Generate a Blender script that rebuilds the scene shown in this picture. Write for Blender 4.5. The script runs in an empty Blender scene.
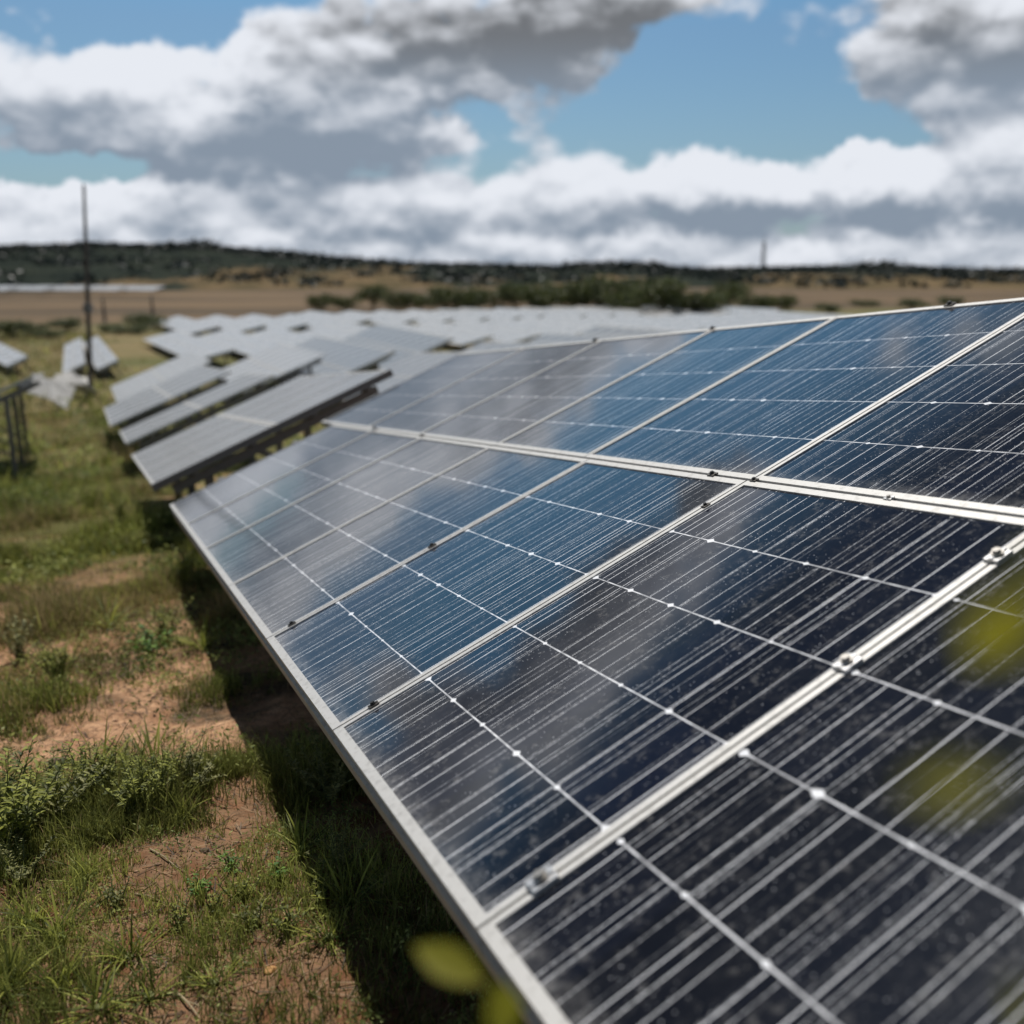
import bpy, math, random
import numpy as np
from mathutils import Matrix, Vector
R = math.radians
sc = bpy.context.scene
C = sc.collection
rnd = random.Random(7)
rng = np.random.default_rng(11)

# ------------------------------------------------------------------ camera
EYE = np.array([0.0, 0.0, 4.2])
F_PX = 961.5
PITCH = R(14.24)
cam_d = bpy.data.cameras.new("camera")
cam = bpy.data.objects.new("camera", cam_d); C.objects.link(cam)
cam.location = EYE
cam.rotation_euler = (R(90) - PITCH, 0, 0)
cam_d.sensor_width = 36.0
cam_d.lens = F_PX / 1024 * 36.0
cam_d.clip_start = 0.02
cam_d.clip_end = 6000
cam_d.dof.use_dof = True
cam_d.dof.focus_distance = 2.75
cam_d.dof.aperture_fstop = 1.55
cam_d.dof.aperture_blades = 0
sc.camera = cam
sc.view_settings.view_transform = 'Standard'
sc.view_settings.look = 'None'
sc.view_settings.exposure = 0.0
sc.view_settings.gamma = 1.0

# ------------------------------------------------------------------ node helpers
class NT:
    def __init__(s, tree):
        s.t = tree; s.n = tree.nodes; s.l = tree.links
    def node(s, typ, **kw):
        n = s.n.new(typ)
        for k, v in kw.items(): setattr(n, k, v)
        return n
    def put(s, sock, v):
        if v is None: return
        if isinstance(v, bpy.types.NodeSocket): s.l.new(v, sock)
        else:
            if sock.type == 'RGBA' and len(v) == 3: v = (*v, 1)
            sock.default_value = v
    def m(s, op, a, b=None, c=None, clamp=False):
        n = s.node('ShaderNodeMath', operation=op, use_clamp=clamp)
        for i, v in enumerate((a, b, c)):
            if v is not None: s.put(n.inputs[i], v)
        return n.outputs[0]
    def vm(s, op, a, b=None):
        n = s.node('ShaderNodeVectorMath', operation=op)
        s.put(n.inputs[0], a)
        if b is not None: s.put(n.inputs[1], b)
        return n.outputs['Value'] if op in ('LENGTH', 'DOT_PRODUCT') else n.outputs['Vector']
    def mix(s, f, a, b):
        n = s.node('ShaderNodeMix', data_type='RGBA')
        s.put(n.inputs[0], f); s.put(n.inputs[6], a); s.put(n.inputs[7], b)
        return n.outputs[2]
    def noise(s, vec, scale, detail=4, rough=.5, dist=0.0):
        n = s.node('ShaderNodeTexNoise')
        s.put(n.inputs['Vector'], vec); n.inputs['Scale'].default_value = scale
        n.inputs['Detail'].default_value = detail; n.inputs['Roughness'].default_value = rough
        n.inputs['Distortion'].default_value = dist
        return n.outputs['Fac']
    def ss(s, x, a, b, lo=0.0, hi=1.0):
        n = s.node('ShaderNodeMapRange', interpolation_type='SMOOTHSTEP')
        s.put(n.inputs[0], x); s.put(n.inputs[1], a); s.put(n.inputs[2], b); s.put(n.inputs[3], lo); s.put(n.inputs[4], hi)
        return n.outputs[0]
    def sep(s, v):
        n = s.node('ShaderNodeSeparateXYZ'); s.put(n.inputs[0], v); return n.outputs
    def comb(s, x, y, z):
        n = s.node('ShaderNodeCombineXYZ')
        for i, v in enumerate((x, y, z)): s.put(n.inputs[i], v)
        return n.outputs[0]
    def white(s, vec):
        n = s.node('ShaderNodeTexWhiteNoise', noise_dimensions='3D'); s.put(n.inputs['Vector'], vec); return n.outputs['Value']

def material(name):
    m = bpy.data.materials.new(name); m.use_nodes = True
    nt = NT(m.node_tree)
    b = m.node_tree.nodes['Principled BSDF']
    return m, nt, b

# ------------------------------------------------------------------ sky and sun
SUN_EL, SUN_AZ = R(59), R(-11)       # azimuth measured from +Y towards +X
world = bpy.data.worlds.new("World"); sc.world = world; world.use_nodes = True
w = NT(world.node_tree)
bg = world.node_tree.nodes['Background']
sky = w.node('ShaderNodeTexSky', sky_type='NISHITA', sun_disc=False)
sky.sun_elevation = SUN_EL; sky.sun_rotation = SUN_AZ
sky.air_density = 1.1; sky.dust_density = 1.3; sky.ozone_density = 1.6
co = w.node('ShaderNodeTexCoord').outputs['Generated']
dirv = w.vm('NORMALIZE', co)
sx, sy, sz = w.sep(dirv)
az = w.m('MULTIPLY', w.m('ARCTAN2', sx, sy), 57.2958)
el = w.m('MULTIPLY', w.m('ARCSINE', sz), 57.2958)
def pix_azel(x, y):
    cx, cy = (x - 512) / F_PX, (512 - y) / F_PX
    X, Y, Z = cx, math.cos(PITCH) + cy * math.sin(PITCH), -math.sin(PITCH) + cy * math.cos(PITCH)
    return math.degrees(math.atan2(X, Y)), math.degrees(math.atan2(Z, math.hypot(X, Y)))
def warp(scale, amt, off):
    v = w.vm('ADD', dirv, (off, off * 2, off * 3))
    return w.m('MULTIPLY', w.m('SUBTRACT', w.noise(v, scale, 5, .6), .5), amt)
def density(azs, els, dv):
    """cloud density for a direction; positive inside a cloud"""
    x, y, z = w.sep(dv)
    st = w.comb(x, y, w.m('MULTIPLY', z, 2.2))
    n1 = w.noise(st, 5.5, 9, .60)
    n2 = w.noise(w.vm('ADD', st, (5, 3, 1)), 15, 5, .52)
    d = w.m('ADD', w.m('MULTIPLY', w.m('SUBTRACT', n1, .5), 1.35), w.m('MULTIPLY', w.m('SUBTRACT', n2, .5), .7))
    wv = w.vm('ADD', w.comb(x, y, w.m('MULTIPLY', z, 1.5)), w.vm('MULTIPLY', w.comb(n2, n1, n2), (.05, .05, .05)))
    for sc_, am_ in ((13, .60), (30, .26)):      # rounded billows
        vo = w.node('ShaderNodeTexVoronoi', feature='F1'); vo.inputs['Scale'].default_value = sc_
        w.put(vo.inputs['Vector'], wv)
        d = w.m('ADD', d, w.m('MULTIPLY', w.m('SUBTRACT', .25, w.m('POWER', vo.outputs['Distance'], 2.0)), am_ * 1.15))
    d = w.m('ADD', d, w.ss(els, 24, 34, 0, -.3))
    for (a, e, ra, re, wt) in BLOBS:
        qa = w.m('DIVIDE', w.m('SUBTRACT', azs, a), ra)
        qe = w.m('DIVIDE', w.m('SUBTRACT', els, e), re)
        r2 = w.m('ADD', w.m('MULTIPLY', qa, qa), w.m('MULTIPLY', qe, qe))
        g = w.m('EXPONENT', w.m('MULTIPLY', w.m('MULTIPLY', r2, r2), -.7))
        d = w.m('ADD', d, w.m('MULTIPLY', g, wt))
    return d
BLOBS = []
def pb(x, y, rx, ry, wt):
    a, e = pix_azel(x, y); BLOBS.append((a, e, rx / 16.8, ry / 16.8, wt))
pb(90, 95, 270, 52, .50); pb(270, 135, 130, 40, .5)         # long cloud at upper left
pb(460, 25, 165, 66, .8); pb(250, 20, 50, 50, .35)           # grey cloud in the top centre
pb(950, 45, 95, 62, .65); pb(1100, 70, 120, 80, .4)
pb(500, 240, 1300, 55, .42); pb(500, 262, 2500, 22, .40); pb(815, 190, 110, 30, .40); pb(600, 190, 150, 26, .15); pb(520, 165, 120, 40, .4); pb(1020, 165, 130, 50, .4); pb(230, 215, 250, 28, .25); pb(800, 185, 150, 28, .2)
pb(700, 85, 140, 48, -.75); pb(850, 125, 110, 22, -.55)
pb(150, 18, 70, 26, -.6); pb(70, 168, 95, 13, -.75); pb(455, 115, 40, 14, -.6); pb(-60, 0, 90, 20, -.3)
BLOBS += [(-18, 16.5, 7, 5.0, -.7), (-8, 17, 9, 4.5, -.8), (4, 21.0, 8, 4.5, -.8),  # patches of blue above the frame
          (-27, 20, 8, 4.5, .55), (-13, 24.5, 12, 3, .6), (-2, 23.8, 6, 1.8, .4), (9, 23.3, 6, 1.8, .3),
          (2, 31, 13, 5.5, -.6), (-12, 36, 16, 7, -.5), (-36, 25, 12, 6, -.2), (0, 48, 30, 10, -.3)]
el2 = w.m('ADD', el, warp(13, 3.4, 3.1)); az2 = w.m('ADD', az, warp(9, 7.0, 7.7))
el2 = w.m('ADD', el2, warp(40, 1.2, 1.1)); az2 = w.m('ADD', az2, warp(36, 1.6, 4.4))
D = density(az2, el2, dirv)
def up_dir(k): return w.vm('NORMALIZE', w.vm('ADD', dirv, (0, 0, k)))
D1 = density(az2, w.m('ADD', el2, .75), up_dir(.013))
D2 = density(az2, w.m('ADD', el2, 2.3), up_dir(.040))
cover = w.ss(D, -.13, .27)
thick = w.ss(D, .12, .8)
SH = []
def sb(x, y, rx, ry, wt):
    a_, e_ = pix_azel(x, y); SH.append((a_, e_, rx / 16.8, ry / 16.8, wt))
sb(90, 135, 230, 38, .42); sb(330, 150, 95, 26, .38)            # flat grey bases of the single clouds
sb(450, 40, 200, 52, .66); sb(570, 20, 110, 40, .30); sb(970, 62, 90, 38, .42)
sb(120, 225, 110, 14, .25); sb(560, 215, 260, 26, .30); sb(900, 218, 200, 22, .33); sb(330, 232, 140, 15, .2); sb(500, 258, 900, 8, .12)
SH += [(-20, 21, 18, 4, .5), (-5, 24, 10, 3, .4)]
shb = None
for (a_, e_, ra, re, wt) in SH:
    qa = w.m('DIVIDE', w.m('SUBTRACT', az2, a_), ra); qe = w.m('DIVIDE', w.m('SUBTRACT', el2, e_), re)
    g_ = w.m('MULTIPLY', w.m('EXPONENT', w.m('MULTIPLY', w.m('POWER', w.m('ADD', w.m('MULTIPLY', qa, qa), w.m('MULTIPLY', qe, qe)), 1.6), -.8)), wt)
    shb = g_ if shb is None else w.m('ADD', shb, g_)
light = w.m('ADD', w.m('MULTIPLY', w.m('SUBTRACT', D, D1), 1.1), w.m('MULTIPLY', w.m('SUBTRACT', D, D2), .45))
puff = w.noise(w.comb(sx, sy, w.m('MULTIPLY', sz, 1.7)), 17, 6, .55)
light = w.m('ADD', light, w.m('MULTIPLY', w.m('SUBTRACT', puff, .5), 1.1))
rim = w.ss(D, .25, .02)                                        # thin edges let the sun through
light = w.m('ADD', light, w.m('SUBTRACT', .64, w.m('MULTIPLY', thick, .22)))
shb = w.m('MULTIPLY', shb, w.ss(w.noise(w.comb(sx, sy, w.m('MULTIPLY', sz, 3)), 8, 5, .6), .32, .62, .55, 1.12))
light = w.m('SUBTRACT', light, w.m('MULTIPLY', shb, w.m('SUBTRACT', 1.0, w.m('MULTIPLY', rim, .75))))
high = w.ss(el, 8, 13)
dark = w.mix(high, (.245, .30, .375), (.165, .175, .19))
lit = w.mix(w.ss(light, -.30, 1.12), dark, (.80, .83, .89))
skyc = w.node('ShaderNodeMix', data_type='RGBA', blend_type='MULTIPLY'); skyc.inputs[0].default_value = 1
w.l.new(sky.outputs[0], skyc.inputs[6]); skyc.inputs[7].default_value = (.046, .062, .077, 1)
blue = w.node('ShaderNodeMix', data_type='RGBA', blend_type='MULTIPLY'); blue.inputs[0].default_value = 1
w.l.new(skyc.outputs[2], blue.inputs[6]); w.put(blue.inputs[7], w.mix(w.ss(el, 22, 32), w.mix(w.ss(el, 12, 17), (.96, 1.0, .96), (.74, 1.18, 1.16)), (.155, .17, .175)))  # unseen sky above the frame tinted, then dimmed, to shape panel reflections
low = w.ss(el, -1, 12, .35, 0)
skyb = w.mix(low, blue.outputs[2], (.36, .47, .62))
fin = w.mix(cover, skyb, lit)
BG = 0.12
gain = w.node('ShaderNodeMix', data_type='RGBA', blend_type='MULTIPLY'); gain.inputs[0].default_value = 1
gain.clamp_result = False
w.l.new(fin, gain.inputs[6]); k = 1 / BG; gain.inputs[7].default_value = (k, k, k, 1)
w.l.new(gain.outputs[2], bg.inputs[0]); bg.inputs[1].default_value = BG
world.cycles.sampling_method = 'MANUAL'; world.cycles.sample_map_resolution = 1024

sun_d = bpy.data.lights.new("sun", 'SUN'); sun = bpy.data.objects.new("sun", sun_d); C.objects.link(sun)
sun_d.energy = 4.4; sun_d.angle = R(.5); sun_d.color = (1.0, .96, .90)
sdir = Vector((math.sin(SUN_AZ) * math.cos(SUN_EL), math.cos(SUN_AZ) * math.cos(SUN_EL), math.sin(SUN_EL)))
sun.rotation_euler = sdir.to_track_quat('Z', 'Y').to_euler()

# ------------------------------------------------------------------ geometry helpers
def tag(o, label=None, cat=None, group=None, kind=None):
    if label: o['label'] = label
    if cat: o['category'] = cat
    if group: o['group'] = group
    if kind: o['kind'] = kind
    return o
def empty(name, mat):
    o = bpy.data.objects.new(name, None); C.objects.link(o); o.matrix_world = mat; o.empty_display_size = .2; return o
class MB:
    def __init__(s): s.v = []; s.f = []; s.mi = []
    def box(s, lo, hi, mi=0):
        b = len(s.v)
        for z in (lo[2], hi[2]):
            for y in (lo[1], hi[1]):
                for x in (lo[0], hi[0]): s.v.append((x, y, z))
        for q in ((0, 2, 3, 1), (4, 5, 7, 6), (0, 1, 5, 4), (2, 6, 7, 3), (0, 4, 6, 2), (1, 3, 7, 5)):
            s.f.append(tuple(b + i for i in q)); s.mi.append(mi)
    def bar(s, a, b, wd, ht, mi=0, up=(0, 0, 1)):
        a, b = Vector(a), Vector(b); d = (b - a).normalized(); u = Vector(up)
        sd = d.cross(u)
        if sd.length < 1e-4: sd = d.cross(Vector((1, 0, 0)))
        sd.normalize(); u = sd.cross(d); k = len(s.v)
        for p in (a, b):
            for (i, j) in ((-1, -1), (1, -1), (1, 1), (-1, 1)): s.v.append(tuple(p + sd * i * wd / 2 + u * j * ht / 2))
        for q in ((0, 1, 2, 3), (7, 6, 5, 4), (0, 4, 5, 1), (1, 5, 6, 2), (2, 6, 7, 3), (3, 7, 4, 0)):
            s.f.append(tuple(k + i for i in q)); s.mi.append(mi)
    def tube(s, pts, rad, n=8, mi=0):
        pts = [Vector(p) for p in pts]; k = len(s.v)
        for i, p in enumerate(pts):
            d = (pts[min(i + 1, len(pts) - 1)] - pts[max(i - 1, 0)]).normalized()
            x = d.cross(Vector((.3, 1, .1)));  x.normalize(); y = d.cross(x)
            r = rad[i] if hasattr(rad, '__len__') else rad
            for j in range(n):
                t = 2 * math.pi * j / n; s.v.append(tuple(p + x * math.cos(t) * r + y * math.sin(t) * r))
        for i in range(len(pts) - 1):
            for j in range(n):
                a = k + i * n + j; b = k + i * n + (j + 1) % n
                s.f.append((a, b, b + n, a + n)); s.mi.append(mi)
        s.f.append(tuple(k + j for j in range(n))[::-1]); s.mi.append(mi)
        e = k + (len(pts) - 1) * n; s.f.append(tuple(e + j for j in range(n))); s.mi.append(mi)
    def face(s, pts, mi=0):
        k = len(s.v); s.v += [tuple(p) for p in pts]; s.f.append(tuple(range(k, k + len(pts)))); s.mi.append(mi)
    def build(s, name, mats, parent=None, bevel=0, smooth=False, loc=None):
        me = bpy.data.meshes.new(name); me.from_pydata(s.v, [], s.f)
        for m in (mats if isinstance(mats, (list, tuple)) else [mats]): me.materials.append(m)
        me.polygons.foreach_set('material_index', s.mi)
        if smooth: me.polygons.foreach_set('use_smooth', [True] * len(s.f))
        me.update()
        return link(name, me, parent, bevel, loc)
def link(name, me, parent=None, bevel=0, loc=None):
    o = bpy.data.objects.new(name, me); C.objects.link(o)
    if parent: o.parent = parent
    if loc: o.location = loc
    if bevel:
        b = o.modifiers.new('bevel', 'BEVEL'); b.width = bevel; b.segments = 2; b.limit_method = 'ANGLE'
    return o
def npmesh(name, V, Fc, mats, col=None, parent=None, smooth=False):
    """V (n,3); Fc (m,k) array"""
    me = bpy.data.meshes.new(name)
    V = np.ascontiguousarray(V, dtype=np.float32); Fc = np.ascontiguousarray(Fc, dtype=np.int32)
    me.vertices.add(len(V)); me.vertices.foreach_set('co', V.ravel())
    k = Fc.shape[1]
    me.loops.add(Fc.size); me.loops.foreach_set('vertex_index', Fc.ravel())
    me.polygons.add(len(Fc)); me.polygons.foreach_set('loop_start', np.arange(len(Fc), dtype=np.int32) * k)
    me.polygons.foreach_set('loop_total', np.full(len(Fc), k, dtype=np.int32))
    if smooth: me.polygons.foreach_set('use_smooth', np.ones(len(Fc), dtype=bool))
    me.update(calc_edges=True)
    for m in (mats if isinstance(mats, (list, tuple)) else [mats]): me.materials.append(m)
    if col is not None:
        a = me.color_attributes.new('tint', 'FLOAT_COLOR', 'POINT')
        c4 = np.ones((len(V), 4), dtype=np.float32); c4[:, :3] = col
        a.data.foreach_set('color', c4.ravel())
    return link(name, me, parent)

# ------------------------------------------------------------------ layout frame of the solar park
# U runs along the rows (away, downhill), V up the slope of a table, N off its face
U0 = np.array([-0.40187634, 0.90876523, -0.11243295]); V0 = np.array([0.8296405, 0.41332009, 0.37531737])
N0 = np.array([-0.38754618, -0.05755224, 0.92005201])
T0 = EYE + np.array([-0.05673305, 1.33931001, -1.03440685])
Hd = np.array([U0[0], U0[1]]) / math.hypot(U0[0], U0[1])      # heading of the rows on the map
Ld = np.array([Hd[1], -Hd[0]])                                # to the right of it
G0 = T0[2] - 0.50
SL = 0.11315
def terr_s(s):
    s = np.asarray(s, dtype=float)
    z = np.where(s < 12, G0 - SL * s, G0 - SL * 12 - SL * (np.clip(s, 12, 35) - 12) + SL / 46 * (np.clip(s, 12, 35) - 12) ** 2)
    return np.where(s < -6, G0 + SL * 6, z)
def sl_of(x, y):
    dx, dy = np.asarray(x) - T0[0], np.asarray(y) - T0[1]
    return dx * Hd[0] + dy * Hd[1], dx * Ld[0] + dy * Ld[1]
def xy_of(s, l):
    return T0[0] + s * Hd[0] + l * Ld[0], T0[1] + s * Hd[1] + l * Ld[1]
def bump(s, l):
    s = np.asarray(s); l = np.asarray(l)
    near = np.exp(-np.maximum(s, 0) / 60)
    return near * (.018 * np.sin(3.1 * s + 1.3 * l) * np.sin(2.3 * l - .7 * s + 1) + .012 * np.sin(7.3 * s - 4 * l + 2) * np.sin(6.1 * l + 3.3 * s) + .006 * np.sin(17 * s + 3 * l) * np.sin(15 * l - 5 * s))
def ground_z(x, y):
    s, l = sl_of(x, y); return terr_s(s) + bump(s, l)
def ray(px, py):
    cx, cy = (px - 512) / F_PX, (512 - py) / F_PX
    return np.array([cx, math.cos(PITCH) + cy * math.sin(PITCH), -math.sin(PITCH) + cy * math.cos(PITCH)])
def hit(px, py):
    """where the ground lies in that direction"""
    d = ray(px, py); t = .5
    while t < 900:
        p = EYE + d * t
        if p[2] < float(ground_z(p[0], p[1])): return p
        t *= 1.004
    return EYE + d * t

# ------------------------------------------------------------------ materials
def aluminium(name, base, rough, metal=.55, stain=.35):
    m, n, b = material(name)
    o = n.node('ShaderNodeTexCoord').outputs['Object']
    d = n.noise(o, 35, 5, .65); e = n.noise(n.vm('MULTIPLY', o, (4, 60, 60)), 3, 3, .6)
    f = n.m('MULTIPLY', n.ss(d, .45, .75), stain)
    c = n.mix(f, base, tuple(v * .38 for v in base)); c = n.mix(n.m('MULTIPLY', e, .25), c, (.30, .26, .21))
    n.put(b.inputs['Base Color'], c); b.inputs['Metallic'].default_value = metal
    n.put(b.inputs['Roughness'], n.m('ADD', n.m('MULTIPLY', d, .25), rough - .12))
    bp = n.node('ShaderNodeBump'); bp.inputs['Strength'].default_value = .15; bp.inputs['Distance'].default_value = .001
    n.put(bp.inputs['Height'], d); n.l.new(bp.outputs[0], b.inputs['Normal'])
    return m
M_frame = aluminium('anodised_frame', (.60, .59, .57), .45, .25, .6)
M_galv = aluminium('galvanised_steel', (.16, .155, .15), .5, .6, .5)
M_clamp = aluminium('clamp_metal', (.80, .80, .80), .33, .85, .2)
M_darkclamp = aluminium('black_clamp_metal', (.03, .03, .03), .5, .3, .3)
M_bolt = aluminium('bolt_steel', (.45, .43, .40), .35, .9, .4)
def plain(name, col, rough=.8, sp=.3):
    m, n, b = material(name); o = n.node('ShaderNodeTexCoord').outputs['Object']
    d = n.noise(o, 9, 5, .6)
    n.put(b.inputs['Base Color'], n.mix(n.ss(d, .3, .75), col, tuple(v * .6 for v in col)))
    b.inputs['Roughness'].default_value = rough; b.inputs['Specular IOR Level'].default_value = sp
    return m
M_back = plain('white_backsheet', (.55, .55, .53), .6)
M_box = plain('black_plastic', (.02, .02, .02), .5)

def cell_glass(name, fine=True, dust_glare=.10):
    """dark cells under glass: white cell gaps along the row, diamonds where cell corners meet, thin silver lines up the slope"""
    m, n, b = material(name)
    tc = n.node('ShaderNodeTexCoord').outputs['Object']
    rid = n.node('ShaderNodeObjectInfo').outputs['Random']
    x, y, z = n.sep(tc)                       # x up the slope, y along the row
    CX, CY = .2735, .19
    seed = n.m('MULTIPLY', rid, 57.0)
    P = n.comb(x, y, seed)
    wob = n.m('MULTIPLY', n.m('SUBTRACT', n.noise(P, 6, 2, .5), .5), .0035)
    xx = n.m('ADD', x, n.m('MULTIPLY', wob, .7)); yy = n.m('ADD', y, wob)
    gx = n.m('DIVIDE', xx, CX); gy = n.m('DIVIDE', n.m('ADD', yy, -.02), CY)
    dx = n.m('MULTIPLY', n.m('ABSOLUTE', n.m('SUBTRACT', gx, n.m('ROUND', gx))), CX)
    dy = n.m('MULTIPLY', n.m('ABSOLUTE', n.m('SUBTRACT', gy, n.m('ROUND', gy))), CY)
    inx = n.m('MULTIPLY', n.ss(x, .05, .06), n.ss(x, 1.33, 1.345, 1, 0))
    gap = n.m('MULTIPLY', n.ss(dx, .0012, .0026, 1, 0), n.m('MULTIPLY', inx, n.ss(n.noise(n.vm('MULTIPLY', P, (1, 1, 1)), 25, 2, .5), .3, .65, .45, 1.0)))
    rid1 = n.white(n.comb(n.m('ROUND', gx), n.m('ROUND', gy), seed))
    dsz = n.m('ADD', n.m('MULTIPLY', rid1, .009), .0065)
    dia = n.m('MULTIPLY', n.ss(n.m('ADD', n.m('MULTIPLY', dx, 1.2), n.m('MULTIPLY', dy, .75)), n.m('MULTIPLY', dsz, .75), dsz, 1, 0), inx)
    mask = n.m('MAXIMUM', gap, dia)
    cellrow = n.m('FLOOR', gx)
    if fine:
        for (num, wid, thr, gain, off) in ((15.0, .00100, .20, 1.9, 0.0), (15.8, .00085, .34, 1.7, 5.0), (34.0, .00045, .66, 1.2, 9.0)):
            t = n.m('MULTIPLY', n.m('ADD', y, wob), num)
            i = n.m('FLOOR', t); fr = n.m('SUBTRACT', t, i)
            r1 = n.white(n.comb(i, seed, off)); r2 = n.white(n.comb(i, cellrow, n.m('ADD', seed, off + 3)))
            pos = n.m('ADD', n.m('MULTIPLY', r1, .8), .1)
            dd = n.m('DIVIDE', n.m('ABSOLUTE', n.m('SUBTRACT', fr, pos)), num)
            wr = n.m('MULTIPLY', n.m('ADD', r2, .6), wid)
            ln = n.ss(dd, n.m('MULTIPLY', wr, .6), wr, 1, 0)
            br = n.noise(n.comb(n.m('MULTIPLY', x, 9), n.m('MULTIPLY', i, 7.3), seed), 1.0, 3, .6)
            glint = n.noise(n.comb(n.m('MULTIPLY', x, 110), n.m('MULTIPLY', i, 3.3), seed), 1.0, 1, .5)  # bright glints along each line, painted into its colour
            # every line starts a little way in from its cell's edges, some stop early
            st = n.m('MULTIPLY', n.ss(n.m('ADD', n.m('MULTIPLY', r2, .45), n.m('MULTIPLY', n.white(n.comb(i, seed, off + 6)), .55)), thr - .12, thr + .2), n.ss(br, .22, .42))
            fx = n.m('FRACT', gx)
            edge = n.ss(dx, .001, n.m('ADD', .003, n.m('MULTIPLY', r1, .012)))
            ln = n.m('MULTIPLY', ln, n.m('MULTIPLY', st, n.m('MULTIPLY', edge, gain)))
            ln = n.m('MULTIPLY', ln, n.m('ADD', .30, n.m('MULTIPLY', n.m('POWER', n.white(n.comb(i, seed, off + 12)), 1.6), 1.25)))
            ln = n.m('MULTIPLY', ln, n.ss(glint, .35, .65, .45, 1.3), clamp=True)
            mask = n.m('MAXIMUM', mask, ln)
    # grime: pale water marks and specks, more along the low edge of each module
    blot = n.noise(P, 28, 7, .72); blot2 = n.noise(P, 5, 4, .6)
    vor = n.node('ShaderNodeTexVoronoi'); n.put(vor.inputs['Vector'], n.vm('MULTIPLY', P, (1, 1, 1))); vor.inputs['Scale'].default_value = 150
    spr = n.white(n.vm('ADD', vor.outputs['Color'], (seed.node.outputs[0] and 0.0, 0, 0)))
    spk = n.m('MULTIPLY', n.ss(vor.outputs['Distance'], .16, .30, 1, 0), n.m('MULTIPLY', n.ss(spr, .72, .95), n.ss(n.noise(P, 7, 3, .6), .42, .62)))
    smear = n.noise(n.comb(n.m('MULTIPLY', x, 10), n.m('MULTIPLY', y, 60), seed), 1.0, 5, .7)
    mot = n.noise(P, 62, 4, .75); mot2 = n.noise(P, 16, 3, .6)
    mott = n.m('MULTIPLY', n.m('MULTIPLY', n.ss(mot, .48, .66), n.ss(mot2, .44, .66)), .26)
    du = n.m('ADD', n.m('MULTIPLY', n.ss(blot, .48, .78), n.ss(blot2, .35, .7, .0, .13)), n.m('MULTIPLY', n.ss(smear, .5, .8), .04))
    lowdirt = n.m('MULTIPLY', n.ss(x, .02, .09, 1, 0), n.ss(blot, .4, .7, .1, .6))
    du = n.m('MAXIMUM', du, mott); du = n.m('ADD', n.m('MAXIMUM', du, lowdirt), dust_glare * .08, clamp=True)
    crnd = n.white(n.comb(cellrow, n.m('FLOOR', gy), seed))
    cell = n.mix(crnd, (.002, .003, .008), (.005, .008, .021))
    cell = n.mix(n.m('MULTIPLY', rid, .6), cell, (.005, .005, .006))
    col = n.mix(du, cell, (.33, .32, .31))
    col = n.mix(n.m('MULTIPLY', spk, .75), col, (.62, .63, .66))
    col = n.mix(mask, col, (.90, .91, .94))
    n.put(b.inputs['Base Color'], col)
    n.put(b.inputs['Roughness'], n.m('ADD', n.m('MULTIPLY', blot, .07), .02 + dust_glare * .2))
    b.inputs['IOR'].default_value = 1.68
    b.inputs['Specular IOR Level'].default_value = .5
    b.inputs['Sheen Weight'].default_value = .40; b.inputs['Sheen Roughness'].default_value = .24; b.inputs['Sheen Tint'].default_value = (.92, .95, 1, 1)
    bp = n.node('ShaderNodeBump'); bp.inputs['Strength'].default_value = .03; bp.inputs['Distance'].default_value = .002
    n.put(bp.inputs['Height'], n.noise(P, 9, 2, .5)); n.l.new(bp.outputs[0], b.inputs['Normal'])
    return m
M_glass = cell_glass('solar_cells_under_glass')
def far_glass(name, dust_glare):
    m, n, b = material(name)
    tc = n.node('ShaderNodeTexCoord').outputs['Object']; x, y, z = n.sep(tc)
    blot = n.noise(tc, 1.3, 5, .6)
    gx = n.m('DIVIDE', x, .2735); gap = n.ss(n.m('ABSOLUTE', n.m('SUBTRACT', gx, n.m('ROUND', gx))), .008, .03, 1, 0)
    col = n.mix(n.m('ADD', n.m('MULTIPLY', blot, .25), dust_glare - .12), (.02, .025, .035), (.50, .49, .48))  # pale base puts grazing sky reflection as well as dust into the colour
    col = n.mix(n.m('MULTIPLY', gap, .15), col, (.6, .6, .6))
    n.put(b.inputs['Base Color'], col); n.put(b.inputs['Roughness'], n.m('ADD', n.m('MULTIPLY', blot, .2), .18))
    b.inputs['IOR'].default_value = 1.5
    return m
M_glass_dust_glare = far_glass('dust_glare_solar_glass', .48)
M_glass_pale = far_glass('pale_dust_glare_solar_glass', .75)

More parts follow.
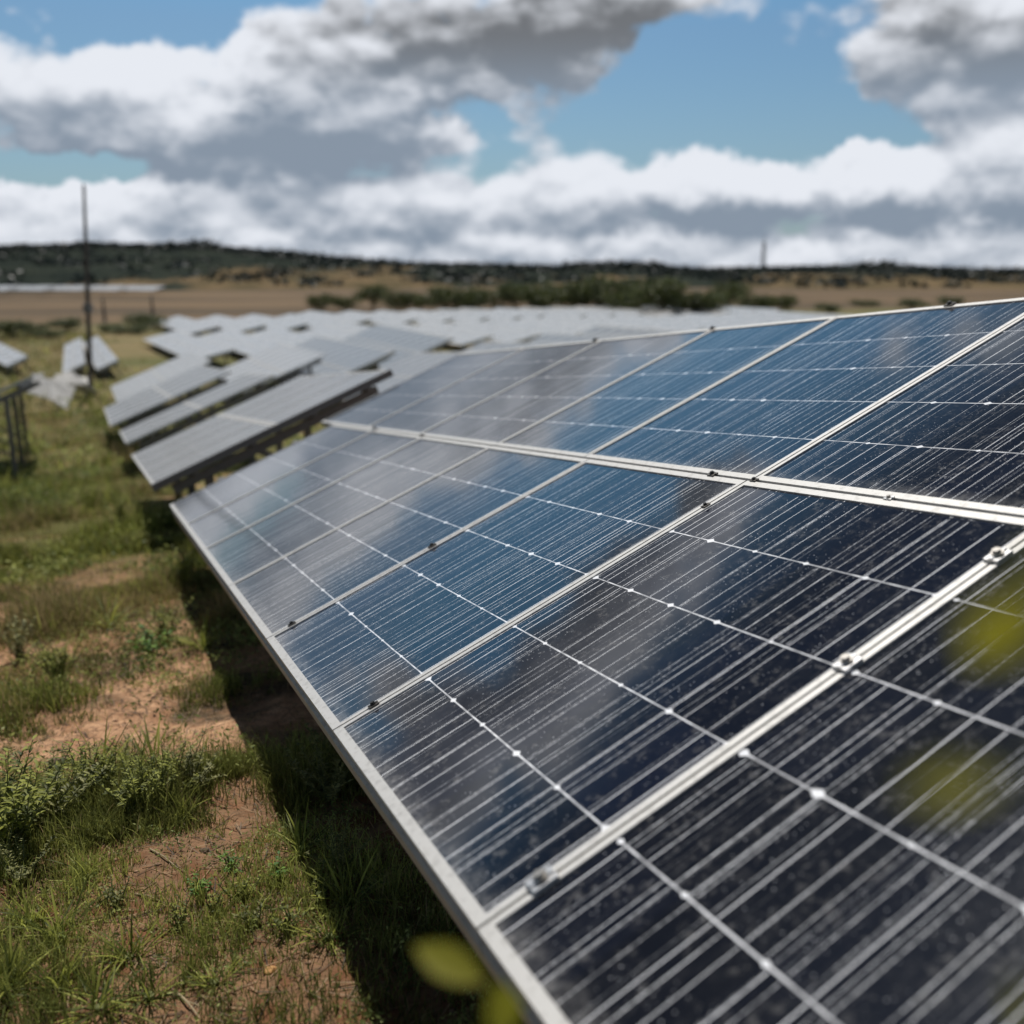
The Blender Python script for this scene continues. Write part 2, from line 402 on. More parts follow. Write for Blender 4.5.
def ground_material():
    m, n, b = material('soil_and_turf')
    g = n.node('ShaderNodeNewGeometry').outputs['Position']
    x, y, z = n.sep(g)
    s = n.m('ADD', n.m('MULTIPLY', n.m('SUBTRACT', x, float(T0[0])), float(Hd[0])), n.m('MULTIPLY', n.m('SUBTRACT', y, float(T0[1])), float(Hd[1])))
    n1 = n.noise(g, 1.3, 6, .6); n2 = n.noise(g, 9, 8, .65); n3 = n.noise(g, 60, 5, .7); n4 = n.noise(g, .12, 5, .6)
    soil = n.mix(n.ss(n2, .3, .7), (.36, .19, .10), (.62, .375, .22))
    soil = n.mix(n.ss(n3, .45, .75), soil, (.16, .085, .05))
    # dark litter patches, each with a shape of its own
    litter = n.mix(n.ss(n3, .35, .7), (.045, .028, .015), (.17, .12, .07))
    soil = n.mix(n.m('MULTIPLY', n.ss(n1, .47, .58), n.ss(n2, .35, .55, .4, 1)), soil, litter)
    nearl = n.m('MULTIPLY', n.ss(s, 2.5, 1.5), n.ss(n2, .38, .58, .35, .92))
    soil = n.mix(nearl, soil, n.mix(n.ss(n2, .45, .6), litter, (.17, .075, .035)))
    turf = n.mix(n.ss(n3, .35, .7), (.07, .075, .02), (.20, .18, .065))
    turf = n.mix(n.ss(n1, .52, .68), turf, (.36, .24, .13))
    far_t = n.mix(n.ss(n4, .35, .65), (.10, .11, .035), (.24, .18, .09))
    c = n.mix(n.ss(s, 4.2, 9), soil, turf)
    c = n.mix(n.ss(s, 20, 45), c, far_t)
    brown = n.mix(n.ss(n.noise(n.vm('MULTIPLY', g, (.2, 1, 1)), .07, 8, .68), .38, .62), (.175, .118, .066), (.085, .062, .038))
    c = n.mix(n.ss(n.m('ADD', s, n.m('MULTIPLY', n4, 20)), 82, 95), c, brown)
    n.put(b.inputs['Base Color'], c); b.inputs['Roughness'].default_value = .95; b.inputs['Specular IOR Level'].default_value = .15
    bp = n.node('ShaderNodeBump'); bp.inputs['Strength'].default_value = .9; bp.inputs['Distance'].default_value = .02
    n.put(bp.inputs['Height'], n.m('ADD', n2, n.m('MULTIPLY', n3, .5))); n.l.new(bp.outputs[0], b.inputs['Normal'])
    return m
M_ground = ground_material()
def hill_material():
    m, n, b = material('wooded_hillside')
    g = n.node('ShaderNodeNewGeometry').outputs['Position']; x, y, z = n.sep(g)
    st = n.vm('MULTIPLY', g, (1, .45, 3.2))
    n1 = n.noise(st, .022, 6, .62); n2 = n.noise(st, .12, 8, .72)
    wood = n.mix(n.ss(n2, .3, .7), (.011, .017, .018), (.048, .055, .042))
    open_ = n.mix(n.ss(n2, .35, .65), (.19, .135, .08), (.085, .075, .045))
    rt = n.m('DIVIDE', x, y)
    right = n.m('MULTIPLY', n.ss(rt, .20, .26), n.ss(z, 1.7, 1.1))
    clr = n.m('MULTIPLY', n.m('MULTIPLY', n.ss(rt, -.36, -.27), n.ss(rt, -.08, -.14)), n.ss(z, 6.5, 4.0))
    hgt = n.ss(z, .6, 4.5)          # woodland on the heights, fields lower down
    f = n.ss(n.m('SUBTRACT', n.m('ADD', n.m('ADD', n.m('MULTIPLY', n.m('SUBTRACT', n1, .5), 1.6), n.m('MULTIPLY', n.m('SUBTRACT', n2, .5), .7)), n.m('MULTIPLY', hgt, .30)), n.m('MULTIPLY', clr, .40)), -.14, .0)
    f = n.m('MULTIPLY', f, n.m('SUBTRACT', 1.0, right))
    n.put(b.inputs['Base Color'], n.mix(f, open_, wood)); b.inputs['Roughness'].default_value = 1; b.inputs['Specular IOR Level'].default_value = 0
    return m
def leaf_material(name, cols, trans=.35, attr=False):
    m, n, b = material(name)
    if attr:
        a = n.node('ShaderNodeAttribute', attribute_name='tint').outputs['Color']
        c = a
    else:
        g = n.node('ShaderNodeNewGeometry').outputs['Random Per Island']
        c = n.mix(n.ss(g, .1, .9), cols[0], cols[1])
    n.put(b.inputs['Base Color'], c); b.inputs['Roughness'].default_value = .55; b.inputs['Specular IOR Level'].default_value = .25
    tr = n.node('ShaderNodeBsdfTranslucent'); n.put(tr.inputs['Color'], c)
    mx = n.node('ShaderNodeMixShader'); mx.inputs[0].default_value = trans
    n.l.new(b.outputs[0], mx.inputs[1]); n.l.new(tr.outputs[0], mx.inputs[2])
    n.l.new(mx.outputs[0], m.node_tree.nodes['Material Output'].inputs[0])
    return m
M_grass = leaf_material('grass_blades', None, .42, True)
M_weed = leaf_material('weed_leaves', ((.08, .10, .018), (.40, .42, .08)), .45)
M_broad = leaf_material('broad_green_leaves', ((.06, .16, .02), (.22, .36, .05)), .4)
M_sage = leaf_material('grey_green_leaves', ((.10, .11, .035), (.34, .33, .12)), .35)
M_tree = leaf_material('tree_leaves', ((.03, .045, .014), (.15, .17, .06)), .3)
M_sprig = leaf_material('yellow_green_leaves', ((.17, .18, .015), (.30, .28, .03)), .45)
M_wood = plain('twig_bark', (.16, .11, .07), .9)
M_stem = plain('green_stem', (.14, .15, .05), .8)
M_stone = plain('orange_stone', (.55, .30, .12), .9)
M_pole = plain('weathered_pole', (.10, .085, .075), .8)
M_straw = plain('dry_straw', (.42, .33, .20), .9)

# ------------------------------------------------------------------ ground and hills
def axis(parts):
    a = [parts[0][0]]
    for lo, hi, st0, st1 in parts:
        p = lo; 
        while p < hi:
            t = (p - lo) / (hi - lo); p += st0 + (st1 - st0) * t; a.append(min(p, hi))
    return np.array(sorted(set(np.round(a, 4))))
S = axis([(-60, -3, 8, .3), (-3, 9, .06, .06), (9, 40, .07, 1.2), (40, 200, 1.5, 8), (200, 4000, 10, 300)])
Lx = axis([(-3000, -60, 300, 8), (-60, -6, 7, .2), (-6, 2.5, .06, .06), (2.5, 30, .1, 3), (30, 3000, 4, 300)])
SS, LL = np.meshgrid(S, Lx, indexing='ij')
X, Y = xy_of(SS, LL); Z = terr_s(SS) + bump(SS, LL)
ns, nl = SS.shape; idx = np.arange(ns * nl).reshape(ns, nl)
quads = np.stack([idx[:-1, :-1], idx[:-1, 1:], idx[1:, 1:], idx[1:, :-1]], -1).reshape(-1, 4)[:, ::-1]
gr = npmesh('ground', np.stack([X, Y, Z], -1).reshape(-1, 3), quads, M_ground, smooth=True)
tag(gr, 'orange soil and rough turf falling away between the panel rows to a brown plain', 'ground', kind='structure')

def ridge_px(x):
    xs = [-500, -100, 0, 95, 210, 300, 350, 420, 560, 600, 640, 690, 760, 870, 940, 1024, 1300, 1700]
    ys = [262, 257, 253, 249, 249, 256, 261, 266, 269, 267, 267.5, 271, 270.5, 268, 271.5, 272.5, 272, 271]
    return np.interp(x, xs, ys)
azs = np.radians(np.arange(-62, 62, .25))
rad = np.concatenate([np.linspace(190, 520, 40), np.linspace(540, 900, 12)])
A, RR = np.meshgrid(azs, rad, indexing='ij')
px = 512 + F_PX * np.tan(A)
top = (268 - ridge_px(px)) / F_PX / 1.0 * 520 * np.cos(A) ** 0 + 4.2 
t = np.clip((RR - 190) / 330, 0, 1)
prof = t ** 1.15 * (1 - .0 * t)
hz = (top + .0) * prof + .6 * np.sin(RR * .05 + A * 30) * prof * (1 - t) * 3
hz = np.where(RR > 520, top - (RR - 520) * .05, hz) - .35 * (1 - np.clip(t * 8, 0, 1)) - .02
rr = RR
Vh = np.stack([np.sin(A) * rr, np.cos(A) * rr, hz], -1)
# the near foot of the slope dips under the plain, the ridge is where the wood meets the sky
idx = np.arange(A.size).reshape(A.shape)
quads = np.stack([idx[:-1, :-1], idx[:-1, 1:], idx[1:, 1:], idx[1:, :-1]], -1).reshape(-1, 4)[:, ::-1]
hl = npmesh('hills', Vh.reshape(-1, 3), quads, hill_material(), smooth=True)
tag(hl, 'low dark wooded ridge with tan clearings along the skyline', 'hills', kind='structure')

def leaf_cloud(pts, size, dirs=None, aspect=.6):
    """one quad leaf at every point, turned at random"""
    n = len(pts)
    a = rng.normal(size=(n, 3)); a /= np.linalg.norm(a, axis=1)[:, None]
    c = rng.normal(size=(n, 3)); c = np.cross(a, c); c /= np.linalg.norm(c, axis=1)[:, None]
    sz = np.asarray(size) * rng.uniform(.6, 1.4, n)
    a = a * sz[:, None]; c = c * (sz * aspect)[:, None]
    V = np.stack([pts - a, pts + c * .9, pts + a, pts - c * .9], 1).reshape(-1, 3)
    return V, np.arange(n * 4).reshape(n, 4)

# distant wood on the ridge
P = []
for k in range(2600):
    a = rng.uniform(-.62, .62); r = rng.uniform(470, 560)
    pxx = 512 + F_PX * math.tan(a)
    tz = (268 - float(ridge_px(pxx))) / F_PX * 520 + 4.2 - max(0, (r - 520) * .05)
    if r < 520: tz *= ((r - 190) / 330) ** 1.15
    hgt = rng.uniform(.8, 2.6) * (1.5 if 560 < pxx < 660 or 840 < pxx < 900 or 190 < pxx < 225 else 1)
    q = rng.normal(size=(26, 3)) * np.array([1.9, 1.9, hgt * .35]) + np.array([math.sin(a) * r, math.cos(a) * r, tz + hgt * .4])
    P.append(q)
for k in range(1500):                                          # scrub scattered over the slope below
    a = rng.uniform(-.62, .62); r = 215 + 290 * rng.uniform() ** .8; pxx = 512 + F_PX * math.tan(a)
    if math.sin(a * 23 + r * .03) + math.sin(a * 61 - r * .05) + rng.normal() * .6 < .1: continue
    tz = ((268 - float(ridge_px(pxx))) / F_PX * 520 + 4.2) * ((r - 190) / 330) ** 1.15
    q = rng.normal(size=(16, 3)) * np.array([1.6, 1.6, .5]) + np.array([math.sin(a) * r, math.cos(a) * r, tz + .4]); P.append(q)
Vv, Ff = leaf_cloud(np.concatenate(P), .75)
fw = npmesh('woodland', Vv, Ff, leaf_material('distant_wood_leaves', ((.014, .022, .019), (.034, .044, .034)), .1))
tag(fw, 'dark far-off wood and scrub covering the skyline ridge and its slope', 'woodland', kind='stuff')

# ------------------------------------------------------------------ solar tables
def table_matrix(T, Uv, Vv):
    Uv = np.array(Uv) / np.linalg.norm(Uv); Vv = np.array(Vv); Vv = Vv - Uv * (Vv @ Uv); Vv /= np.linalg.norm(Vv)
    Nv = np.cross(Vv, Uv)
    return Matrix(((Vv[0], Uv[0], Nv[0], T[0]), (Vv[1], Uv[1], Nv[1], T[1]), (Vv[2], Uv[2], Nv[2], T[2]), (0, 0, 0, 1)))
PANEL = {}
def panel_parts(w_, h_, fe, fs, glass, dep=.038):
    """glass plate and frame meshes of one module; x = up the slope, y = along the row"""
    key = (round(w_, 3), round(h_, 3), fe, fs, glass.name)
    if key in PANEL: return PANEL[key]
    a = MB(); a.box((fe - .002, fs - .002, -.030), (h_ - fe + .002, w_ - fs + .002, -.004), 0)
    me = bpy.data.meshes.new('solar_panel'); me.from_pydata(a.v, [], a.f); me.materials.append(glass); me.materials.append(M_back)
    me.polygons.foreach_set('material_index', [1, 0, 0, 0, 0, 0]); me.update()
    b = MB()
    b.box((0, 0, -dep), (fe, w_, 0)); b.box((h_ - fe, 0, -dep), (h_, w_, 0))
    b.box((fe, 0, -dep), (h_ - fe, fs, -.0003)); b.box((fe, w_ - fs, -dep), (h_ - fe, w_, -.0003))
    mf = bpy.data.meshes.new('frame'); mf.from_pydata(b.v, [], b.f); mf.materials.append(M_frame); mf.update()
    PANEL[key] = (me, mf); return PANEL[key]
def make_clamp(parent, x, y, ang=0, dark=False, size=1.0, flat=False):
    b = MB(); s = size
    b.box((-.022 * s, -.016 * s, 0), (.022 * s, .016 * s, .006 * s)); b.box((-.022 * s, -.004 * s, .006 * s), (.022 * s, .004 * s, .009 * s))
    o = b.build('clamp', M_darkclamp if dark else M_clamp, parent, bevel=.0015, loc=(x, y, .0005)); o.rotation_euler.z = ang
    c = MB(); c.tube([(0, 0, .009 * s), (0, 0, .017 * s)], .0085 * s, 6); c.tube([(0, 0, .0095 * s), (0, 0, .011 * s)], .012 * s, 14)
    c.build('bolt', M_box if dark else M_bolt, o)
def build_table(T, Uv, Vv, rows, glass, label, group=None, gap=.007, rowgap=.012, fe=.026, fs=.0145, legs=True, detail=True, ground=None, edge=.10, name='solar_table', leg_gap=2.4):
    """rows: list of (height, [seam positions])"""
    mw = table_matrix(T, Uv, Vv)
    root = empty(name, mw); tag(root, label, 'solar table', group)
    x0 = 0; ends = []
    for (h_, seams) in rows:
        for a, b in zip(seams[:-1], seams[1:]):
            me, mf = panel_parts(b - a - gap, h_, fe, fs, glass)
            p = link('solar_panel', me, root, loc=(x0, a + gap / 2, 0))
            if detail: link('frame', mf, p)
        x0 += h_ + rowgap; ends.append((seams[0], seams[-1]))
    W = x0 - rowgap; ya = min(e[0] for e in ends); yb = max(e[1] for e in ends)
    if not detail:
        b = MB()
        for (x, y1, y2) in ((0, ya, yb), (W / 2, ya, yb), (W, ya, yb)): b.box((x - .02, y1, -.04), (x + .02, y2, .002))
        b.box((-.02, ya - .03, -edge), (W + .02, ya, .002)); b.box((-.02, yb, -.04), (W + .02, yb + .03, .002))
        b.build('edge_frame', M_frame, root)
    # purlins along the row, rafters up the slope, legs into the ground
    b = MB()
    for fx in ((.16, .40, .66, .90) if detail else (.2, .8)):
        b.box((W * fx - .025, ya + .05, -.105), (W * fx + .025, yb - .05, -.0405))
    b.build('purlin', M_galv, root)
    n = max(2, int(round((yb - ya) / leg_gap)) + 1)
    inv = mw.inverted()
    for k in range(n):
        y = ya + .25 + (yb - ya - .5) * k / (n - 1)
        b = MB(); b.box((W * .06, y - .03, -.19), (W * .95, y + .03, -.1055)); b.build('rafter', M_galv, root)
        if legs:
            for fx in (.20, .80):
                pw = mw @ Vector((W * fx, y, -.19)); gz = float(ground_z(pw.x, pw.y))
                foot = inv @ Vector((pw.x, pw.y, gz - .15))
                b = MB(); b.bar((W * fx, y, -.185), foot, .075, .09, up=(0, 1, 0)); b.build('leg', M_galv, root)
            pw = mw @ Vector((W * .8, y, -.19)); gz = float(ground_z(pw.x, pw.y)); q = inv @ Vector((pw.x, pw.y, gz + .35))
            b = MB(); b.bar((W * .42, y + .05, -.17), (q.x, q.y + .05, q.z), .035, .035); b.build('brace', M_galv, root)
    return root
MH = 1.404
main = build_table(T0, U0, V0,
    [(MH, [-1, 0, 1, 2, 3, 4.06, 5.12, 6.35]), (MH, [-1, 0, .985, 2.06, 2.985, 4.2, 5.4, 6.85])], M_glass,
    'large near table of blue black solar panels filling the right of the view')
for (y, x, dark, size) in ((0, .13, 0, 1.05), (0, .83, 0, 1.0), (1, .12, 1, .8), (2, .68, 1, .85), (2, .10, 1, .8), (.995, 1.24, 1, .7), (1.18, 1.41, 1, .9), (.97, 1.41, 1, .7),
                           (.44, 1.41, 0, .5), (1.44, 2.815, 1, 1.1), (3.0, 2.815, 1, 1.0), (4.3, 2.815, 1, 1.2), (4.1, 1.41, 1, .9), (0, 1.25, 0, 1), (0, 2.1, 0, 1), (5.12, 1.41, 0, 1.3)):
    make_clamp(main, x, y, 0 if x not in (1.41, 2.815) else R(90), bool(dark), size * (.82 if dark else 1.1))
b = MB(); b.box((-.010, -1, -.125), (.030, 6.3, -.0405)); b.build('edge_rail', aluminium('shaded_beige_rail', (.50, .44, .36), .6, .2, .5), main)  # beige base paints in the frame side's shade and ground bounce
# sealing strip lying in the joint between the upper and lower panels
b = MB(); b.box((MH + .001, -1, -.03), (MH + .011, 6.6, -.008)); b.build('joint_strip', M_galv, main)

def slope_dir(s0, s1, dz=0.0, yaw=0.0):
    ca, sa = math.cos(yaw), math.sin(yaw)
    h = Hd * ca + Ld * sa
    d = np.array([h[0] * (s1 - s0), h[1] * (s1 - s0), float(terr_s(s1) - terr_s(s0)) + dz]); return d / np.linalg.norm(d), h
def row_table(s0, s1, l0, hgt, width, tilt, label, glass, group=None, yaw=0.0, mods=None, detail=True, legs=True, mod_w=1.0, flip=False, leg_gap=2.4):
    Ud, h = slope_dir(s0, s1, 0, yaw)
    lat = np.array([h[1], -h[0]]) * (1 if not flip else -1)
    Vd = np.array([lat[0] * math.cos(tilt), lat[1] * math.cos(tilt), math.sin(tilt)])
    if flip: Vd[2] = abs(Vd[2])
    x, y = xy_of(s0, l0)
    T = np.array([x, y, float(terr_s(s0)) + hgt])
    Ln = (s1 - s0); nm = max(1, int(round(Ln / mod_w))); seams = list(np.linspace(0, Ln, nm + 1))
    if flip:   # keep the frame right-handed: start from the far end and run back
        T = T + Ud * Ln; Ud = -Ud
    return build_table(T, Ud, Vd, [(width / 2, seams), (width / 2, seams)], glass, label, group, detail=detail, legs=legs, leg_gap=leg_gap)
TILT = math.asin(.375)
GR = 'solar tables in the row beyond the near one'
# second table: stands just beyond the near one, its dark end beam towards the camera
P2 = T0 + U0 * 7.45 + N0 * .08 - V0 * .03
t2 = build_table(P2, U0, V0, [(1.17, [0, 1, 2, 3, 4.2]), (1.17, [0, 1, 2, 3, 4.2])], M_glass_dust_glare,
    'grey table pale with dust and sky glare just beyond the near table, dark beam along its near end', GR)
b = MB(); b.box((-.01, -.05, -.062), (2.36, -.004, .004)); b.build('end_beam', M_galv, t2)
row_table(14.5, 17.6, -.02, .55, 2.5, TILT, 'third table along the row, pale grey with its legs showing at the near end', M_glass_dust_glare, GR)
row_table(18.6, 24, -.15, .6, 2.5, TILT, 'pale grey table directly behind the third table of the row', M_glass_dust_glare, GR)
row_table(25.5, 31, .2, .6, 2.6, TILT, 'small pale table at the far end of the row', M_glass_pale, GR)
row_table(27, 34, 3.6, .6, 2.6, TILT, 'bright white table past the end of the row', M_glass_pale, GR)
# rows to the right, seen over the crest of the near table
for j, (l, s0, s1) in enumerate(((5.2, 13, 24), (9.6, 16, 30), (5.2, 26, 36), (14, 20, 34), (9.6, 33, 43), (18.5, 24, 38))):
    row_table(s0, s1, l, .6, 2.8, TILT, ('pale table seen over the second table', 'long grey table beyond the crest of the near table', 'grey table farther down the slope beyond the crest',
        'pale grey table on the lower slope right of the row', 'pale far table where the slope levels out', 'grey table low on the slope at the right')[j], M_glass_dust_glare, 'solar tables on the lower slope', detail=False)
# row on the left, its raised dark side towards the path
pL = hit(22, 476); sL, lL = sl_of(pL[0], pL[1])
row_table(float(sL) - .6, float(sL) + 3.6, float(lL) - 2.15, .62, 2.7, TILT, 'raised table at the left edge seen from its dark underside', M_glass_dust_glare, None, leg_gap=1.9)
row_table(26, 33, -9.3, .8, 2.4, R(20), 'bright narrow table at the left edge of the view', M_glass_pale, None)
pN = hit(-60, 560); sN, lN = sl_of(pN[0], pN[1])
row_table(float(sN) - 3, float(sN) + 1.2, float(lN) - 2.0, .5, 2.7, TILT, 'dark underside corner of the nearest table on the left', M_glass_dust_glare, None, leg_gap=1.2)

# field of tables on the valley floor, seen from above
FG = 'solar tables on the valley floor'
proto = {}
def place_field(x, y, yaw, Ln, label, wd=.92, grp=FG, lift=.4, tilt=13):
    tl = R(tilt); h = np.array([math.sin(yaw), math.cos(yaw)])
    key = (Ln, wd)
    if key not in proto:
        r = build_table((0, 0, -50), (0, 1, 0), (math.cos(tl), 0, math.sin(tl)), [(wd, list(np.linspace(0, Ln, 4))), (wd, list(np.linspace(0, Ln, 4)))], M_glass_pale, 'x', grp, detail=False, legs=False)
        for yy_ in (.6, Ln / 2, Ln - .6):
            for x_, d_ in ((wd * .4, .6), (wd * 1.6, .95)):
                b = MB(); b.bar((x_, yy_, -.1), (x_, yy_, -d_), .07, .07, up=(0, 1, 0)); b.build('leg', M_galv, r)
        proto[key] = r; c = r
    else:
        r = proto[key]; c = r.copy(); C.objects.link(c)
        for k_ in r.children:
            q = k_.copy(); C.objects.link(q); q.parent = c
    c.matrix_world = table_matrix((x, y, float(ground_z(x, y)) + lift), (h[0], h[1], 0), (h[1] * math.cos(tl), -h[0] * math.cos(tl), math.sin(tl)))
    tag(c, label, 'solar table', grp)
p = hit(8, 376); place_field(p[0], p[1], R(-34), 13, 'small white table at the left edge of the view beyond the rack', .42, tilt=24)
p = hit(64, 384); place_field(p[0], p[1], R(-24), 15, 'narrow white table standing alone left of the tall pole', .42, tilt=24)
p = hit(98, 380); place_field(p[0], p[1], R(-25.5), 15, 'narrow white table just right of the tall pole foot', .42, tilt=24)
ordn = ('first', 'second', 'third', 'fourth', 'fifth', 'sixth', 'seventh', 'eighth', 'ninth', 'tenth', 'eleventh', 'twelfth', 'thirteenth', 'fourteenth', 'fifteenth', 'sixteenth', 'seventeenth', 'eighteenth', 'nineteenth')
p0 = hit(192, 370); yaw = R(-28); hh_ = np.array([math.sin(yaw), math.cos(yaw)]); ll_ = np.array([math.cos(yaw), -math.sin(yaw)])
for rowi in range(2):
    for j in range(18):
        q = p0[:2] + ll_ * (j * 2.75 + rowi * 3.0) + hh_ * (rowi * 17.5 + rnd.uniform(-.3, .3) + (j > 3) * 2.5 + (j % 5 == 4) * 1.2)
        place_field(q[0], q[1], yaw, 14.5, 'pale table of the valley field, %s block, %s from its left end' % (('nearer', 'farther')[rowi], ordn[j]))
# far strip of white tables under the hill at the left
for j in range(8):
    a = math.atan((-90 + j * 36 - 512) / F_PX); d = 150
    x, y = math.tan(a) * d, d
    place_field(x, y, R(-64), 12, 'white table in the distant strip under the wooded hill, %s from the left' % ('first', 'second', 'third', 'fourth', 'fifth', 'sixth', 'seventh', 'eighth')[j], 1.35, 'white tables in the distant strip', .9)

# ------------------------------------------------------------------ poles
def pole(px_, py_, top_py, r, label, arm=False, name='pole', cat='pole'):
    p = hit(px_, py_); d = p[1]; ht = (py_ - top_py) / F_PX * d * 1.02
    o = empty(name, Matrix.Translation(Vector(p))); tag(o, label, cat)
    if arm: o.rotation_euler.y = R(4.2)
    b = MB(); b.tube([(0, 0, -.2), (0, 0, ht * .55), (0, 0, ht)], [r, r * .85, r * .5], 10); b.build('shaft', M_pole, o)
    b = MB(); b.box((-r * 1.8, -r * 1.8, -.1), (r * 1.8, r * 1.8, .12)); b.build('footing', M_galv, o)
    b = MB(); b.tube([(0, 0, ht), (0, 0, ht + r * 2)], [r * .7, r * .3], 8); b.build('cap', M_galv, o)
    if arm:
        b = MB(); b.box((-r * 1.4, -r * 1.4, ht * .42), (r * 1.4, r * 1.4, ht * .46)); b.build('bracket', M_galv, o)
    return o
pole(91, 396, 203, .085, 'tall thin grey pole rising into the clouds at the left', True)
for j, (x, y0, y1) in enumerate(((154, 327, 300), (105, 322, 301))):
    pole(x, y0, y1, .12, ('short dark post on the brown plain right of the tall pole', 'short dark post on the brown plain beside the tall pole')[j])
# lattice mast on the skyline
mp = Vector((math.tan(math.atan((755 - 512) / F_PX)) * 500, 500, 0))
o = empty('radio_mast', Matrix.Translation(mp)); tag(o, 'faint lattice mast standing on the skyline ridge', 'mast')
b = MB()
for (i, j) in ((-1, -1), (1, -1), (1, 1), (-1, 1)): b.bar((i * .9, j * .9, 0), (i * .45, j * .45, 17), .28, .28)
b.build('mast_legs', M_galv, o)
b = MB()
for k in range(8):
    z = 1 + k * 2; w0 = .9 - .45 * z / 17; w1 = .9 - .45 * (z + 2) / 17
    for s_ in (-1, 1): b.bar((-w0, s_ * w0, z), (w1, s_ * w1, z + 2), .15, .15); b.bar((s_ * w0, -w0, z), (s_ * w1, w1, z + 2), .15, .15)
b.build('lattice', M_galv, o)
b = MB(); b.tube([(0, 0, 17), (0, 0, 20)], .15, 6); b.build('antenna', M_galv, o)

# ------------------------------------------------------------------ trees and shrubs
def tree_meshes(h_, wdt, seed, nleaf, leafs):
    r = np.random.default_rng(seed); rr_ = random.Random(seed)
    b = MB(); base = Vector((0, 0, -.1)); fork = Vector((r.normal() * .08, r.normal() * .08, h_ * .3))
    b.tube([base, (base + fork) / 2, fork], [h_ * .04, h_ * .032, h_ * .027], 7)
    cl = []
    for k in range(7):
        a = k * .9 + rr_.uniform(-.3, .3); q = rr_.uniform(.25, .5) * wdt
        e = Vector((math.cos(a) * q, math.sin(a) * q, h_ * rr_.uniform(.45, .9)))
        b.tube([fork, (fork + e) / 2 + Vector((0, 0, .08 * h_)), e], [h_ * .02, h_ * .013, h_ * .005], 5); cl.append(np.array(e))
    for k in range(14):
        a = rr_.uniform(0, 6.28); q = rr_.uniform(.1, .5) * wdt; cl.append(np.array((math.cos(a) * q, math.sin(a) * q, h_ * rr_.uniform(.22, .85))))
    pts = np.concatenate([c + r.normal(size=(nleaf // len(cl), 3)) * np.array([.13 * wdt, .13 * wdt, .09 * h_]) for c in cl])
    pts[:, 2] = np.maximum(pts[:, 2], .1)
    V, Fq = leaf_cloud(pts, leafs)
    return b, V, Fq
def tree_proto(h_, wdt, seed, nleaf=2600, leafs=.12, mat=None, name='tree'):
    b, V, Fq = tree_meshes(h_, wdt, seed, nleaf, leafs)
    root = empty(name, Matrix.Identity(4)); b.build('trunk', M_wood, root); npmesh('crown', V, Fq, mat or M_tree, parent=root)
    return root
def copy_tree(o, parent=None):
    c = o.copy(); C.objects.link(c)
    if parent: c.parent = parent
    for ch in o.children: copy_tree(ch, c)
    return c
protos = [tree_proto(2.9, 3.4, 1), tree_proto(2.4, 3.8, 2), tree_proto(3.3, 3.2, 3)]
usedp = set()
def place_tree(kind, x, y, sc_, rot, label, group, cat='tree'):
    pr = protos[kind]; o = pr if kind not in usedp else copy_tree(pr); usedp.add(kind)
    o.location = (x, y, float(ground_z(x, y)) - (.25 * sc_ if cat == 'bush' else 0)); o.scale = (sc_ * 1.5, sc_ * 1.5, sc_ * .8) if cat == 'bush' else (sc_ * 1.1, sc_ * 1.1, sc_); o.rotation_euler.z = rot; tag(o, label, cat, group)
ords = ['first', 'second', 'third', 'fourth', 'fifth', 'sixth', 'seventh', 'eighth', 'ninth', 'tenth', 'eleventh', 'twelfth', 'thirteenth', 'fourteenth', 'fifteenth', 'sixteenth', 'seventeenth', 'eighteenth', 'nineteenth', 'twentieth']
tx = [325, 348, 375, 400, 424, 448, 470, 492, 517, 540, 562, 585, 608, 632, 655, 678, 700, 724, 748, 775]
for i, x in enumerate(tx):
    d = 96 - (x > 500) * 6 + rnd.uniform(-8, 8)
    big = .62 + .42 * min(1, max(0, (x - 330) / 260)) + rnd.uniform(-.2, .22)
    if x > 735: big = .7
    place_tree(i % 3, (x - 512) / F_PX * d, d, big, rnd.uniform(0, 6), 'olive green tree in the line beyond the valley field, %s from the left' % ords[i], 'trees beyond the valley field')
sh = [(-20, 62), (15, 60), (42, 64), (55, 60), (72, 66), (118, 66), (136, 64), (152, 68), (820, 96), (858, 110), (905, 100), (940, 115), (990, 104)]
for i, (x, d) in enumerate(sh):
    left = x < 300
    place_tree((i + 1) % 3, (x - 512) / F_PX * d, d, (.38 if left else .42) + rnd.uniform(-.1, .1), rnd.uniform(0, 6),
        ('low dark bush on the brown plain at the left, %s from the left' % ords[i]) if left else 'low bush on the tan slope at the right, %s from the left of those' % ords[i - 8],
        'bushes on the plain at the left' if left else 'bushes on the tan slope at the right', 'bush')

